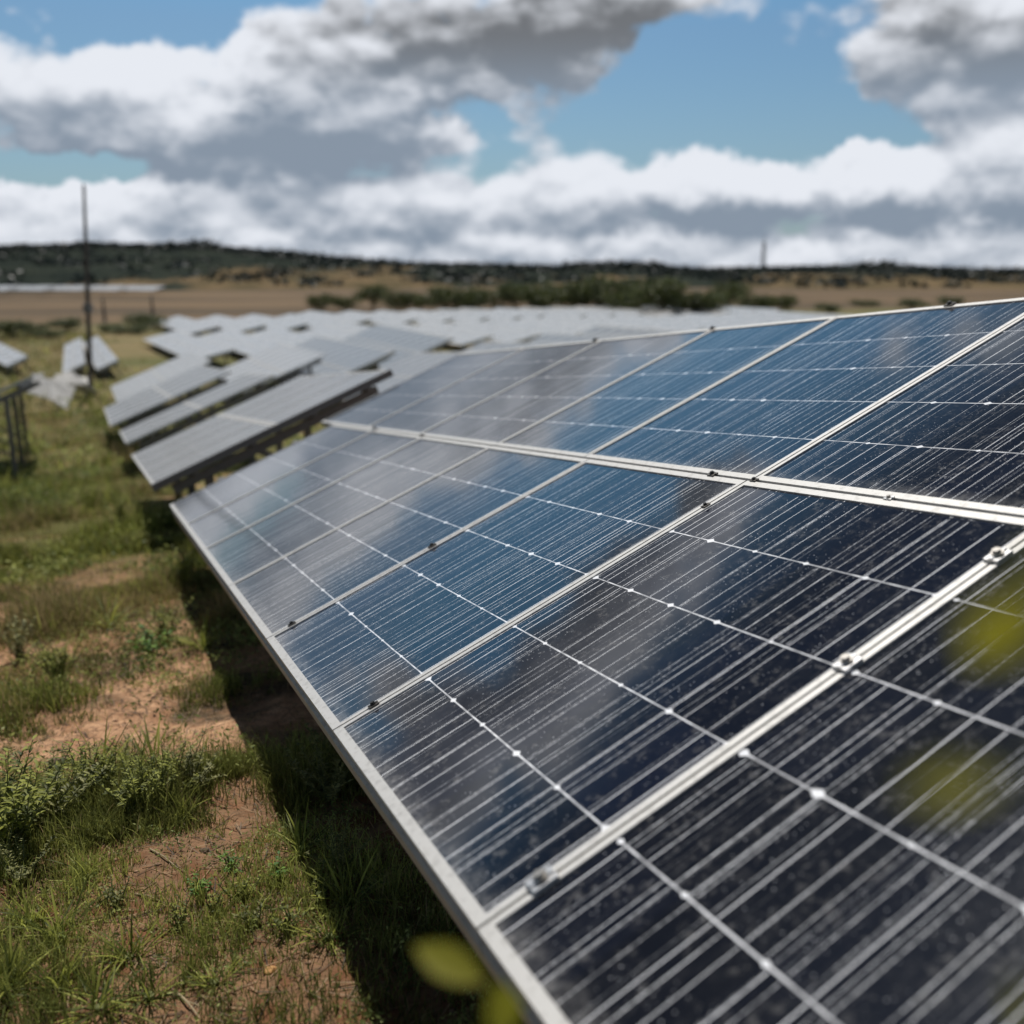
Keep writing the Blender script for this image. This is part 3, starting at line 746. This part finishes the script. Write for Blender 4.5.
# ------------------------------------------------------------------ grass
def in_patch(x, y, patches):
    o = np.zeros(len(x))
    for (cx, cy, rx, ry, ang, k) in patches:
        dx, dy = x - cx, y - cy; ca, sa = math.cos(ang), math.sin(ang)
        a = (dx * ca + dy * sa) / rx; b_ = (-dx * sa + dy * ca) / ry
        o = np.maximum(o, k * np.exp(-((a * a + b_ * b_) ** 2)))
    return o
def patch(pa, pb_, pc, pd, k):
    """bare patch spanned by ground points left, right, near, far"""
    A_, B_, C_, D_ = (hit(*p)[:2] for p in (pa, pb_, pc, pd))
    c = (A_ + B_ + C_ + D_) / 4; v = B_ - A_
    return (c[0], c[1], max(.05, np.linalg.norm(v) / 2), max(.05, np.linalg.norm(D_ - C_) / 2), math.atan2(v[1], v[0]), k)
PAT = [patch((15, 735), (215, 720), (110, 765), (130, 695), 1.0), patch((190, 720), (300, 740), (235, 775), (235, 665), .95),
       patch((195, 805), (275, 800), (235, 850), (235, 780), .95), patch((120, 860), (250, 850), (190, 885), (190, 835), .9),
       patch((70, 578), (150, 578), (110, 592), (110, 562), .8), patch((230, 960), (370, 970), (300, 1005), (320, 925), .6),
       patch((100, 452), (150, 452), (125, 462), (125, 444), .6)]
def vnoise(x, y, sc_, seed):
    o = np.zeros(len(x)); r = np.random.default_rng(seed)
    for k in range(10):
        a, ph, fr = r.uniform(0, 6.28), r.uniform(0, 6.28), sc_ * r.uniform(.6, 1.7)
        o += np.sin((x * math.cos(a) + y * math.sin(a)) * fr + ph)
    return o / 3.2
def blades(bx, by, hgt, wid, col, lean=.5, seg=3):
    n = len(bx); bz = ground_z(bx, by) - .005
    az_ = rng.uniform(0, 2 * np.pi, n); ln = rng.uniform(.1, 1, n) ** 1.3 * lean
    dx, dy = np.cos(az_), np.sin(az_); fa = rng.uniform(0, 2 * np.pi, n); wx, wy = np.cos(fa), np.sin(fa)
    rows_ = []
    for k in range(seg + 1):
        t_ = k / seg; off = hgt * ln * t_ ** 1.8; z_ = hgt * (t_ - .35 * ln * t_ ** 2.2); ww = wid * (1 - t_) ** .6 * .5 + .0002
        for sg in (-1, 1): rows_.append(np.stack([bx + dx * off + sg * wx * ww, by + dy * off + sg * wy * ww, bz + z_], -1))
    V = np.stack(rows_, 1).reshape(-1, 3); k2 = 2 * (seg + 1)
    base = np.arange(n)[:, None, None] * k2; q = np.array([[2 * k, 2 * k + 1, 2 * k + 3, 2 * k + 2] for k in range(seg)])[None]
    return V, (base + q).reshape(-1, 4), np.repeat(col, k2, axis=0)
def colour(n, x, y, dry):
    g1 = np.array([.055, .08, .014]); g2 = np.array([.42, .43, .11]); dr = np.array([.42, .33, .16])
    t_ = rng.uniform(0, 1, n)[:, None] * .7 + .3 * np.clip(vnoise(x, y, 2.2, 5) * .5 + .5, 0, 1)[:, None]
    c = g1 * (1 - t_) + g2 * t_
    c = c * (.55 + .9 * rng.uniform(0, 1, n)[:, None] ** 2) * (1 + .35 * np.clip(vnoise(x, y, 4.0, 9), -1, 1.2)[:, None])
    d = (rng.uniform(0, 1, n) < np.clip(dry * (1 + 1.4 * vnoise(x, y, 1.5, 13)), .03, .95))[:, None]
    return np.where(d, dr * rng.uniform(.5, 1.1, n)[:, None], c)
def field(s_lo, s_hi, l_lo, l_hi, ntuft, per, h_mean, wid, spread, dry, seed, thr=-.1):
    r = np.random.default_rng(seed)
    s_ = r.uniform(s_lo, s_hi, ntuft); l_ = r.uniform(l_lo, l_hi, ntuft); x, y = xy_of(s_, l_)
    dens = np.clip(vnoise(x, y, 3.0, 21) * .6 + vnoise(x, y, 9, 22) * .4 + .72, 0.12, 1) * (1 - in_patch(x, y, PAT))
    dens *= np.where(l_ > .55, .15, 1)
    pin = in_patch(x, y, PAT)
    dens = np.where((s_ < 2.1) & (l_ < .55), np.maximum(dens, (.42 + .35 * vnoise(x, y, 7, 91)) * (1 - pin)), dens)
    keep = r.uniform(0, 1, ntuft) < dens; x, y, dens = x[keep], y[keep], dens[keep]
    k_ = np.repeat(np.arange(len(x)), per); n = len(k_)
    cl = np.where(s_[keep] < 2.1, .85, 0) + np.clip(vnoise(x, y, 5.5, 77) + .45, .25, 1.7) * np.where(s_[keep] < 2.1, .4, 1)
    hh = (h_mean * r.uniform(.35, 1.5, len(x)) * cl)[k_] * r.uniform(.4, 1.15, n) * (.5 + .5 * dens[k_])
    bx = x[k_] + r.normal(size=n) * spread; by = y[k_] + r.normal(size=n) * spread
    return blades(bx, by, hh, wid * r.uniform(.6, 1.3, n), colour(n, bx, by, dry), .8)
def join(parts):
    off = 0; Vs, Fs, Cs = [], [], []
    for V, F_, c in parts: Vs.append(V); Fs.append(F_ + off); Cs.append(c); off += len(V)
    return np.concatenate(Vs), np.concatenate(Fs), np.concatenate(Cs)
parts = [field(-.6, 2.0, -2.2, .9, 9000, 15, .070, .0027, .020, .55, 31),
         field(1.6, 3.8, -3.2, 1.0, 11000, 18, .10, .0036, .022, .3, 30),
         field(3.2, 7.5, -4.6, 1.2, 15000, 15, .15, .006, .035, .3, 32),
         field(7, 15, -8, 1.5, 13000, 13, .17, .011, .07, .35, 33),
         field(14, 30, -15, 8, 9000, 11, .22, .028, .2, .4, 34),
         field(28, 70, -30, 20, 7000, 8, .30, .08, .5, .5, 35)]
V, F_, c = join(parts)
g = npmesh('grass', V, F_, M_grass, col=c); tag(g, 'rough green and straw coloured grass along the low edge of the tables', 'grass', kind='stuff')
# low leafy herbs between the grasses
def herbs(s_lo, s_hi, l_lo, l_hi, nclump, per, size, hgt, spread, seed):
    r = np.random.default_rng(seed); s_ = r.uniform(s_lo, s_hi, nclump); l_ = r.uniform(l_lo, l_hi, nclump); x, y = xy_of(s_, l_)
    dens = np.clip(vnoise(x, y, 2.6, 55) * .9 + .35, 0.0, 1) * (1 - in_patch(x, y, PAT)); dens = np.where(s_ < 2.1, np.maximum(dens, .6), dens); keep = r.uniform(0, 1, nclump) < dens; x, y = x[keep], y[keep]
    kk = np.repeat(np.arange(len(x)), per); n = len(kk); hc = (hgt * r.uniform(.3, 1.6, len(x)))[kk]
    bx, by = x[kk] + r.normal(size=n) * spread, y[kk] + r.normal(size=n) * spread; bz = ground_z(bx, by) + hc * r.uniform(.05, 1, n)
    V, Fq = leaf_cloud(np.stack([bx, by, bz], -1), size, aspect=.42)
    t_ = np.repeat(r.uniform(0, 1, len(x))[kk], 4)[:, None]; q = np.repeat(r.uniform(.5, 1.35, n), 4)[:, None]
    return V, Fq, (np.array([.07, .12, .025]) * (1 - t_) + np.array([.44, .47, .15]) * t_) * q
V, F_, c = join([herbs(-.5, 2.4, -2.2, .8, 1500, 42, .0055, .045, .025, 61), herbs(1.8, 7, -4.4, 1, 1500, 46, .011, .09, .05, 62), herbs(6, 16, -8, 1.5, 1700, 40, .022, .17, .10, 63), herbs(15, 34, -15, 6, 900, 30, .06, .3, .25, 64)])
g = npmesh('herbs', V, F_, M_grass, col=c); tag(g, 'low leafy herbs growing among the grass beside the tables', 'herbs', kind='stuff')
# small stuff on the soil: straw and crumbs
n = 26000; s_ = rng.uniform(-.6, 7, n) ** 1.0; l_ = rng.uniform(-3.6, .9, n); x, y = xy_of(s_, l_)
z = ground_z(x, y) + .004; a = rng.uniform(0, 6.28, n); L_ = rng.uniform(.008, .045, n) * (1 + s_ * .1); wv = rng.uniform(.0008, .0022, n)
d = np.stack([np.cos(a) * L_, np.sin(a) * L_, rng.uniform(-.1, .35, n) * L_], -1); sd = np.stack([-np.sin(a) * wv, np.cos(a) * wv, np.zeros(n)], -1)
p = np.stack([x, y, z], -1); V = np.stack([p - d - sd, p - d + sd, p + d + sd, p + d - sd], 1).reshape(-1, 3)
cc = np.array([.27, .18, .10]) * rng.uniform(.12, 1.7, n)[:, None]
g = npmesh('plant_litter', V, np.arange(4 * n).reshape(n, 4), M_grass, col=np.repeat(cc, 4, axis=0)); tag(g, 'dry stalks and crumbs of dead plants scattered on the orange soil', 'litter', kind='stuff')
n = 2600; s_ = rng.uniform(-.5, 8, n); l_ = rng.uniform(-3.6, .8, n); x, y = xy_of(s_, l_); r_ = rng.uniform(.002, .011, n) * (1 + s_ * .08)
oc = np.array([(1, 0, 0), (-1, 0, 0), (0, 1, 0), (0, -1, 0), (0, 0, 1), (0, 0, -1)], float); of = np.array([(0, 2, 4), (2, 1, 4), (1, 3, 4), (3, 0, 4), (2, 0, 5), (1, 2, 5), (3, 1, 5), (0, 3, 5)])
V = np.stack([x, y, ground_z(x, y)], -1)[:, None] + oc[None] * r_[:, None, None] * rng.uniform(.6, 1.3, (n, 6, 1)) * np.array([1, 1, .7])
g = npmesh('pebbles', V.reshape(-1, 3), (np.arange(n)[:, None, None] * 6 + of[None]).reshape(-1, 3), plain('soil_pebbles', (.38, .24, .15), .95)); tag(g, 'small orange brown pebbles and clods on the bare soil', 'pebbles', kind='stuff')

# ------------------------------------------------------------------ single plants in the foreground
def leaf_poly(V, Fq, base, d, ln, wd, up, curl=.3):
    """a pointed leaf of three quads pairs along direction d"""
    d = d / np.linalg.norm(d); sd = np.cross(d, up); sd /= (np.linalg.norm(sd) + 1e-9); nn = np.cross(sd, d)
    k = len(V)
    prof = [(0, .12), (.25, .8), (.55, 1.0), (.8, .6), (1, .03)]
    for t_, w_ in prof:
        c_ = base + d * ln * t_ - nn * curl * ln * t_ * t_
        V.append(c_ - sd * w_ * wd / 2 + nn * w_ * wd * .12); V.append(c_); V.append(c_ + sd * w_ * wd / 2 + nn * w_ * wd * .12)
    for i in range(4):
        a_ = k + i * 3; Fq.append((a_, a_ + 1, a_ + 4, a_ + 3)); Fq.append((a_ + 1, a_ + 2, a_ + 5, a_ + 4))
def make_plant(name, kind, x, y, h_, label, group, seed):
    r = random.Random(seed); root = empty(name, Matrix.Translation((x, y, float(ground_z(x, y)) - .01))); tag(root, label, 'weed', group)
    V, Fq = [], []; b = MB(); up = np.array([0, 0, 1.])
    if kind == 'strap':                       # long arching blades from one root
        for k in range(46):
            a = r.uniform(0, 6.28); t_ = r.uniform(.1, 1.3); d = np.array([math.cos(a) * t_, math.sin(a) * t_, 1.])
            leaf_poly(V, Fq, np.array([r.gauss(0, .012), r.gauss(0, .012), 0]), d, h_ * r.uniform(.5, 1.3), .0055 * r.uniform(.6, 1.2) * (h_ / .12) ** .5, up, r.uniform(.1, .8))
        b.tube([(0, 0, 0), (0, 0, .02)], .012, 6); mat = M_weed
    elif kind == 'broad':
        for k in range(9):
            a = r.uniform(0, 6.28); t_ = r.uniform(.2, .9); e = Vector((math.cos(a) * t_ * h_, math.sin(a) * t_ * h_, h_ * r.uniform(.5, 1)))
            b.tube([(0, 0, 0), e * .5 + Vector((0, 0, .02)), e], [.0022, .0018, .0012], 5)
            for j in range(9):
                q = e * (.35 + .65 * j / 8); a2 = r.uniform(0, 6.28)
                leaf_poly(V, Fq, np.array(q), np.array([math.cos(a2), math.sin(a2), r.uniform(-.1, .5)]), h_ * r.uniform(.14, .26), h_ * .13, up, .3)
        mat = M_broad
    else:                                     # bushy stalks with many small leaves
        ns_ = (24 if kind == 'bush' else 13) if h_ > .12 else 7
        for k in range(ns_):
            a = r.uniform(0, 6.28); t_ = r.uniform(.05, .8 if kind == 'bush' else .95)
            e = Vector((math.cos(a) * t_ * h_, math.sin(a) * t_ * h_, h_ * r.uniform(.6, 1.05))); m_ = e * .5 + Vector((r.gauss(0, .01), r.gauss(0, .01), .04 * h_))
            b.tube([(e.x * .08, e.y * .08, 0), m_, e], [.0028, .002, .001], 5)
            nj = 38 if h_ > .12 else 14
            for j in range(nj):
                f_ = .08 + .92 * j / (nj - 1); q = (m_ * 2 * f_ if f_ < .5 else m_.lerp(e, (f_ - .5) * 2)); a2 = r.uniform(0, 6.28)
                leaf_poly(V, Fq, np.array(q), np.array([math.cos(a2), math.sin(a2), r.uniform(.1, 1.0)]), h_ * r.uniform(.07, .16) * (1.25 - f_ * .6) * (1.9 if h_ < .12 else 1), .0075 * (h_ / .25) * (2.2 if h_ < .12 else 1), up, .2)
        mat = M_weed if kind == 'bush' else M_sage
    b.build('stem', M_stem, root)
    npmesh('foliage', np.array(V), np.array(Fq), mat, parent=root)
plants = [
 ('sage', 255, 925, .07, 'fine leaved yellow green weed above the orange stone'),
 ('bush', 290, 930, .09, 'light green leafy weed right of the orange stone beside the shadow'),
 ('broad', 200, 895, .06, 'light green seedling with several stems on the brown litter'),
 ('bush', 240, 900, .08, 'low light green weed below the dark seedling'),
 ('sage', 20, 880, .13, 'dark weed at the left edge under the tall bushy weed'),
 ('strap', 130, 960, .10, 'dense grass tuft in the lower left foreground'),
 ('strap', 60, 940, .12, 'drooping grass tuft in the lower left foreground'),
 ('sage', 350, 770, .26, 'dry stalked weed rising beside the panel edge in the shade'),
 ('bush', 85, 800, .20, 'feathery green weed at the left end of the clump below the bare soil'),
 ('bush', 140, 815, .19, 'dense green weed at the front of the clump below the bare soil'),
 ('sage', 190, 790, .18, 'olive weed with thin stalks near the right end of the clump below the bare soil'),
 ('strap', 100, 780, .20, 'tall thin bladed tuft behind the clump below the bare soil'),
 ('strap', 155, 775, .20, 'tall thin bladed tuft at the back middle of the clump below the bare soil'),
 ('sage', 40, 830, .24, 'dark feathery weed just right of the left edge weed'),
 ('strap', 10, 990, .13, 'dark long bladed tuft in the bottom left corner'),
 ('strap', 100, 1010, .11, 'long bladed tuft right of the bottom left corner'),
 ('broad', 280, 880, .07, 'bright small leaved seedling right of the dark seedling'),
 ('strap', 350, 905, .14, 'grass tuft reaching into the panel shadow'),
 ('bush', 12, 850, .34, 'tall dark bushy weed at the left edge of the view'),
 ('bush', 110, 795, .17, 'bushy green weed right of the left edge weed below the bare soil'),
 ('bush', 165, 800, .17, 'bushy green weed in the middle of the clump below the bare soil'),
 ('strap', 205, 775, .13, 'grassy tuft at the right end of the clump below the bare soil'),
 ('sage', 130, 770, .15, 'grey green weed at the upper edge of the clump below the bare soil'),
 ('strap', 180, 820, .11, 'low grassy tuft hanging over the dark soil'),
 ('bush', 65, 812, .17, 'dull green weed between the left edge weed and the clump'),
 ('broad', 230, 870, .055, 'small dark green broad leaved seedling on bare soil'),
 ('sage', 330, 800, .22, 'feathery grey green weed beside the shaded panel edge'),
 ('strap', 300, 855, .13, 'long bladed grass tuft at the edge of the panel shadow'),
 ('bush', 320, 900, .10, 'small leafy weed lit at the edge of the panel shadow'),
 ('sage', 340, 870, .13, 'pale feathery weed half in the panel shadow'),
 ('strap', 330, 940, .09, 'low strap leaved weed near the panel shadow'),
 ('bush', 215, 915, .07, 'low yellow green creeping weed in the foreground'),
 ('bush', 180, 930, .075, 'low leafy weed left of the creeping weed in the foreground'),
 ('sage', 120, 910, .08, 'grey green weed on the brown litter in the foreground'),
 ('strap', 85, 880, .10, 'bright green blades beside the brown litter'),
 ('strap', 30, 925, .10, 'dark green grass tuft at the left edge of the foreground'),
 ('strap', 60, 990, .10, 'grass tuft at the bottom left corner'),
 ('strap', 150, 1000, .085, 'grass tuft along the bottom of the view'),
 ('strap', 215, 985, .07, 'thin grass tuft left of the orange stone'),
 ('broad', 150, 655, .16, 'pale broad leaved weed above the bare soil'),
 ('strap', 205, 650, .22, 'arching silvery grass tuft beside the shadow under the panels'),
 ('bush', 165, 640, .22, 'dusty green weed above the bare soil patch'),
 ('bush', 60, 680, .22, 'green weed at the upper left rim of the bare soil'),
 ('sage', 20, 660, .25, 'pale weed near the left edge above the bare soil'),
 ('strap', 110, 630, .22, 'grass tuft in the middle of the green bank'),
 ('bush', 185, 590, .30, 'tall weed close to the low corner of the near table'),
 ('strap', 60, 560, .25, 'blurred grass tuft near the shadow of the left table'),
 ('bush', 120, 520, .3, 'blurred weed on the path between the rows'),
]
for i, (k, x, y, h_, lab) in enumerate(plants):
    p = hit(x, y); make_plant({'bush': 'bushy_weed', 'sage': 'feathery_weed', 'strap': 'grass_tuft', 'broad': 'broadleaf_weed'}[k], k, p[0], p[1], h_, lab, 'weeds along the low edge of the near table', 100 + i)
# stones and twigs
def stone(x, y, r_, label, mat, seed):
    p = hit(x, y); b = MB(); rr_ = random.Random(seed)
    import bmesh
    bm = bmesh.new(); bmesh.ops.create_icosphere(bm, subdivisions=3, radius=1)
    ph = [rr_.uniform(0, 6) for _ in range(6)]
    for v in bm.verts:
        c_ = v.co; f_ = 1 + .22 * math.sin(3 * c_.x + ph[0]) * math.sin(2.6 * c_.y + ph[1]) + .14 * math.sin(5 * c_.z + ph[2] + 3 * c_.x) + .06 * math.sin(11 * c_.x + ph[3]) * math.sin(9 * c_.y + ph[4])
        v.co = Vector((c_.x * 1.25, c_.y, c_.z * .7)) * f_ * r_
    me = bpy.data.meshes.new('stone'); bm.to_mesh(me); bm.free(); me.materials.append(mat)
    o = link('stone', me); o.location = (p[0], p[1], p[2] + r_ * .3); o.rotation_euler.z = rr_.uniform(0, 6); tag(o, label, 'stone', 'stones on the soil')
stone(270, 972, .011, 'orange stone in the foreground litter', M_stone, 1)
stone(182, 985, .009, 'small pale stone left of the orange stone', M_straw, 2)
stone(60, 765, .03, 'dark clod at the lower rim of the bare soil', M_wood, 3)
stone(205, 852, .012, 'dark pebble on bare soil above the dark seedling', M_wood, 4)
for i, (a_, b_, lab) in enumerate((((175, 992), (200, 1020), 'dry twig lying at the bottom of the view'), ((150, 850), (178, 870), 'pale dry twig on the brown litter'), ((135, 895), (165, 905), 'short dry twig beside the grey green weed'))):
    p, q = Vector(hit(*a_)), Vector(hit(*b_)); m_ = (p + q) / 2 + Vector((0, 0, .012))
    b = MB(); b.tube([p + Vector((0, 0, .004)), m_, q + Vector((0, 0, .006))], [.0028, .0024, .0012], 6); b.tube([m_, m_ + (q - p) * .3 + Vector((.01, .006, .006))], [.0018, .0008], 5)
    o = b.build('twig', M_straw); tag(o, lab, 'twig', 'dry twigs on the soil')

# rubble of pale broken sheets and low table at the left, in front of the pole
for i, (x, y, sx_, an, lab) in enumerate(((52, 404, 1.3, .3, 'leftmost of the pale broken sheets heaped in front of the pole'), (66, 396, 1.2, 1.1, 'tilted pale sheet at the back of the heap'),
        (60, 408, 1.0, 2.0, 'small pale sheet lying at the front of the heap'), (76, 392, 1.1, .8, 'pale sheet beside the pole foot'), (84, 398, .9, 2.6, 'cream sheet leaning at the right end of the heap'))):
    p = hit(x, y); b = MB(); rr_ = random.Random(i + 40)
    b.box((-sx_ * .5, -sx_ * .32, -.02), (sx_ * .5, sx_ * .32, .02)); b.box((-sx_ * .5, -sx_ * .32, .021), (-sx_ * .46, sx_ * .32, .035)); b.box((sx_ * .46, -sx_ * .32, .021), (sx_ * .5, sx_ * .32, .035))
    o = b.build('panel_sheet', plain('pale_sheet', (.62, .60, .57), .6)); o.location = (p[0], p[1], p[2] + .35 * sx_); o.rotation_euler = (rr_.uniform(.4, 1.0), rr_.uniform(-.5, .5), an)
    tag(o, lab, 'sheet', 'pale sheets heaped in front of the pole')

# ------------------------------------------------------------------ sprigs right in front of the lens
def sprig(name, root_xyz, tip_xyz, leaves, label, mid=None):
    """a thin shoot from the ground that carries yellow green leaves"""
    rt = Vector(root_xyz); tp = Vector(tip_xyz); o = empty(name, Matrix.Translation(rt)); tag(o, label, 'shoot', 'leafy shoots by the near end of the table')
    mid = Vector(mid) if mid else (rt + tp) / 2 + Vector((.05, -.05, .1))
    pts = [rt.lerp(mid, t_).lerp(mid.lerp(tp, t_), t_) for t_ in np.linspace(0, 1, 12)]
    b = MB(); b.tube([p_ - rt for p_ in pts], list(np.linspace(.004, .0008, 12)), 6); b.build('stem', M_stem, o)
    V, Fq = [], []; pt = MB()
    for (c_, d_, ln, wd) in leaves:
        c_ = np.array(c_); d_ = np.array(d_, float); d_ /= np.linalg.norm(d_)
        lb = Vector(c_ - d_ * ln / 2) - rt; near = min((p_ - rt for p_ in pts[6:]), key=lambda q_: (q_ - lb).length)
        pt.tube([near, (near + lb) / 2 + Vector((0, 0, .004)), lb], [.0011, .0009, .0007], 5)
        leaf_poly(V, Fq, c_ - d_ * ln / 2 - np.array(rt), d_, ln, wd, np.array([.1, -.6, .8]), .12)
    npmesh('leaves', np.array(V), np.array(Fq), M_sprig, parent=o); pt.build('leaf_stalk', M_stem, o)
def at(px_, py_, dist):
    d_ = ray(px_, py_); return EYE + d_ * dist
gz = lambda x, y: float(ground_z(x, y))
sprig('leafy_shoot', (.42, .05, gz(.42, .05)), at(1060, 520, .30), [(at(1000, 632, .30), (-.25, .5, -1), .040, .020), (at(1050, 575, .30), (-.6, .1, .5), .03, .016), (at(1070, 650, .30), (.3, .3, -1), .03, .018)], 'yellow green leaf at the right edge, high beside the lens', mid=(.24, .12, 4.0))
sprig('leafy_shoot', (.45, -.02, gz(.45, -.02)), at(1075, 760, .27), [(at(950, 785, .27), (-1, .3, -.2), .026, .013), (at(1075, 775, .27), (.2, .3, 1), .02, .013), (at(1060, 835, .27), (.4, .3, -1), .02, .013)], 'pale yellow green leaf hanging over the near panels at the right', mid=(.30, .06, 3.9))
sprig('leafy_shoot', (.02, .20, gz(.02, .20)), at(512, 1075, .66), [(at(448, 962, .66), (-1, .4, .3), .055, .026), (at(503, 1012, .62), (.25, .1, -1), .05, .026), (at(480, 1050, .64), (-1, .2, -.2), .04, .02), (at(540, 1060, .6), (1, .2, .3), .04, .02)], 'yellow green leaves below the low panel edge at the bottom', mid=(-.02, .40, 3.5))
sprig('leafy_shoot', (.5, .1, gz(.5, .1)), at(1060, 1060, .33), [(at(1022, 1008, .33), (-.3, .1, 1), .02, .011)], 'yellow leaf in the bottom right corner', mid=(.35, .12, 3.6))
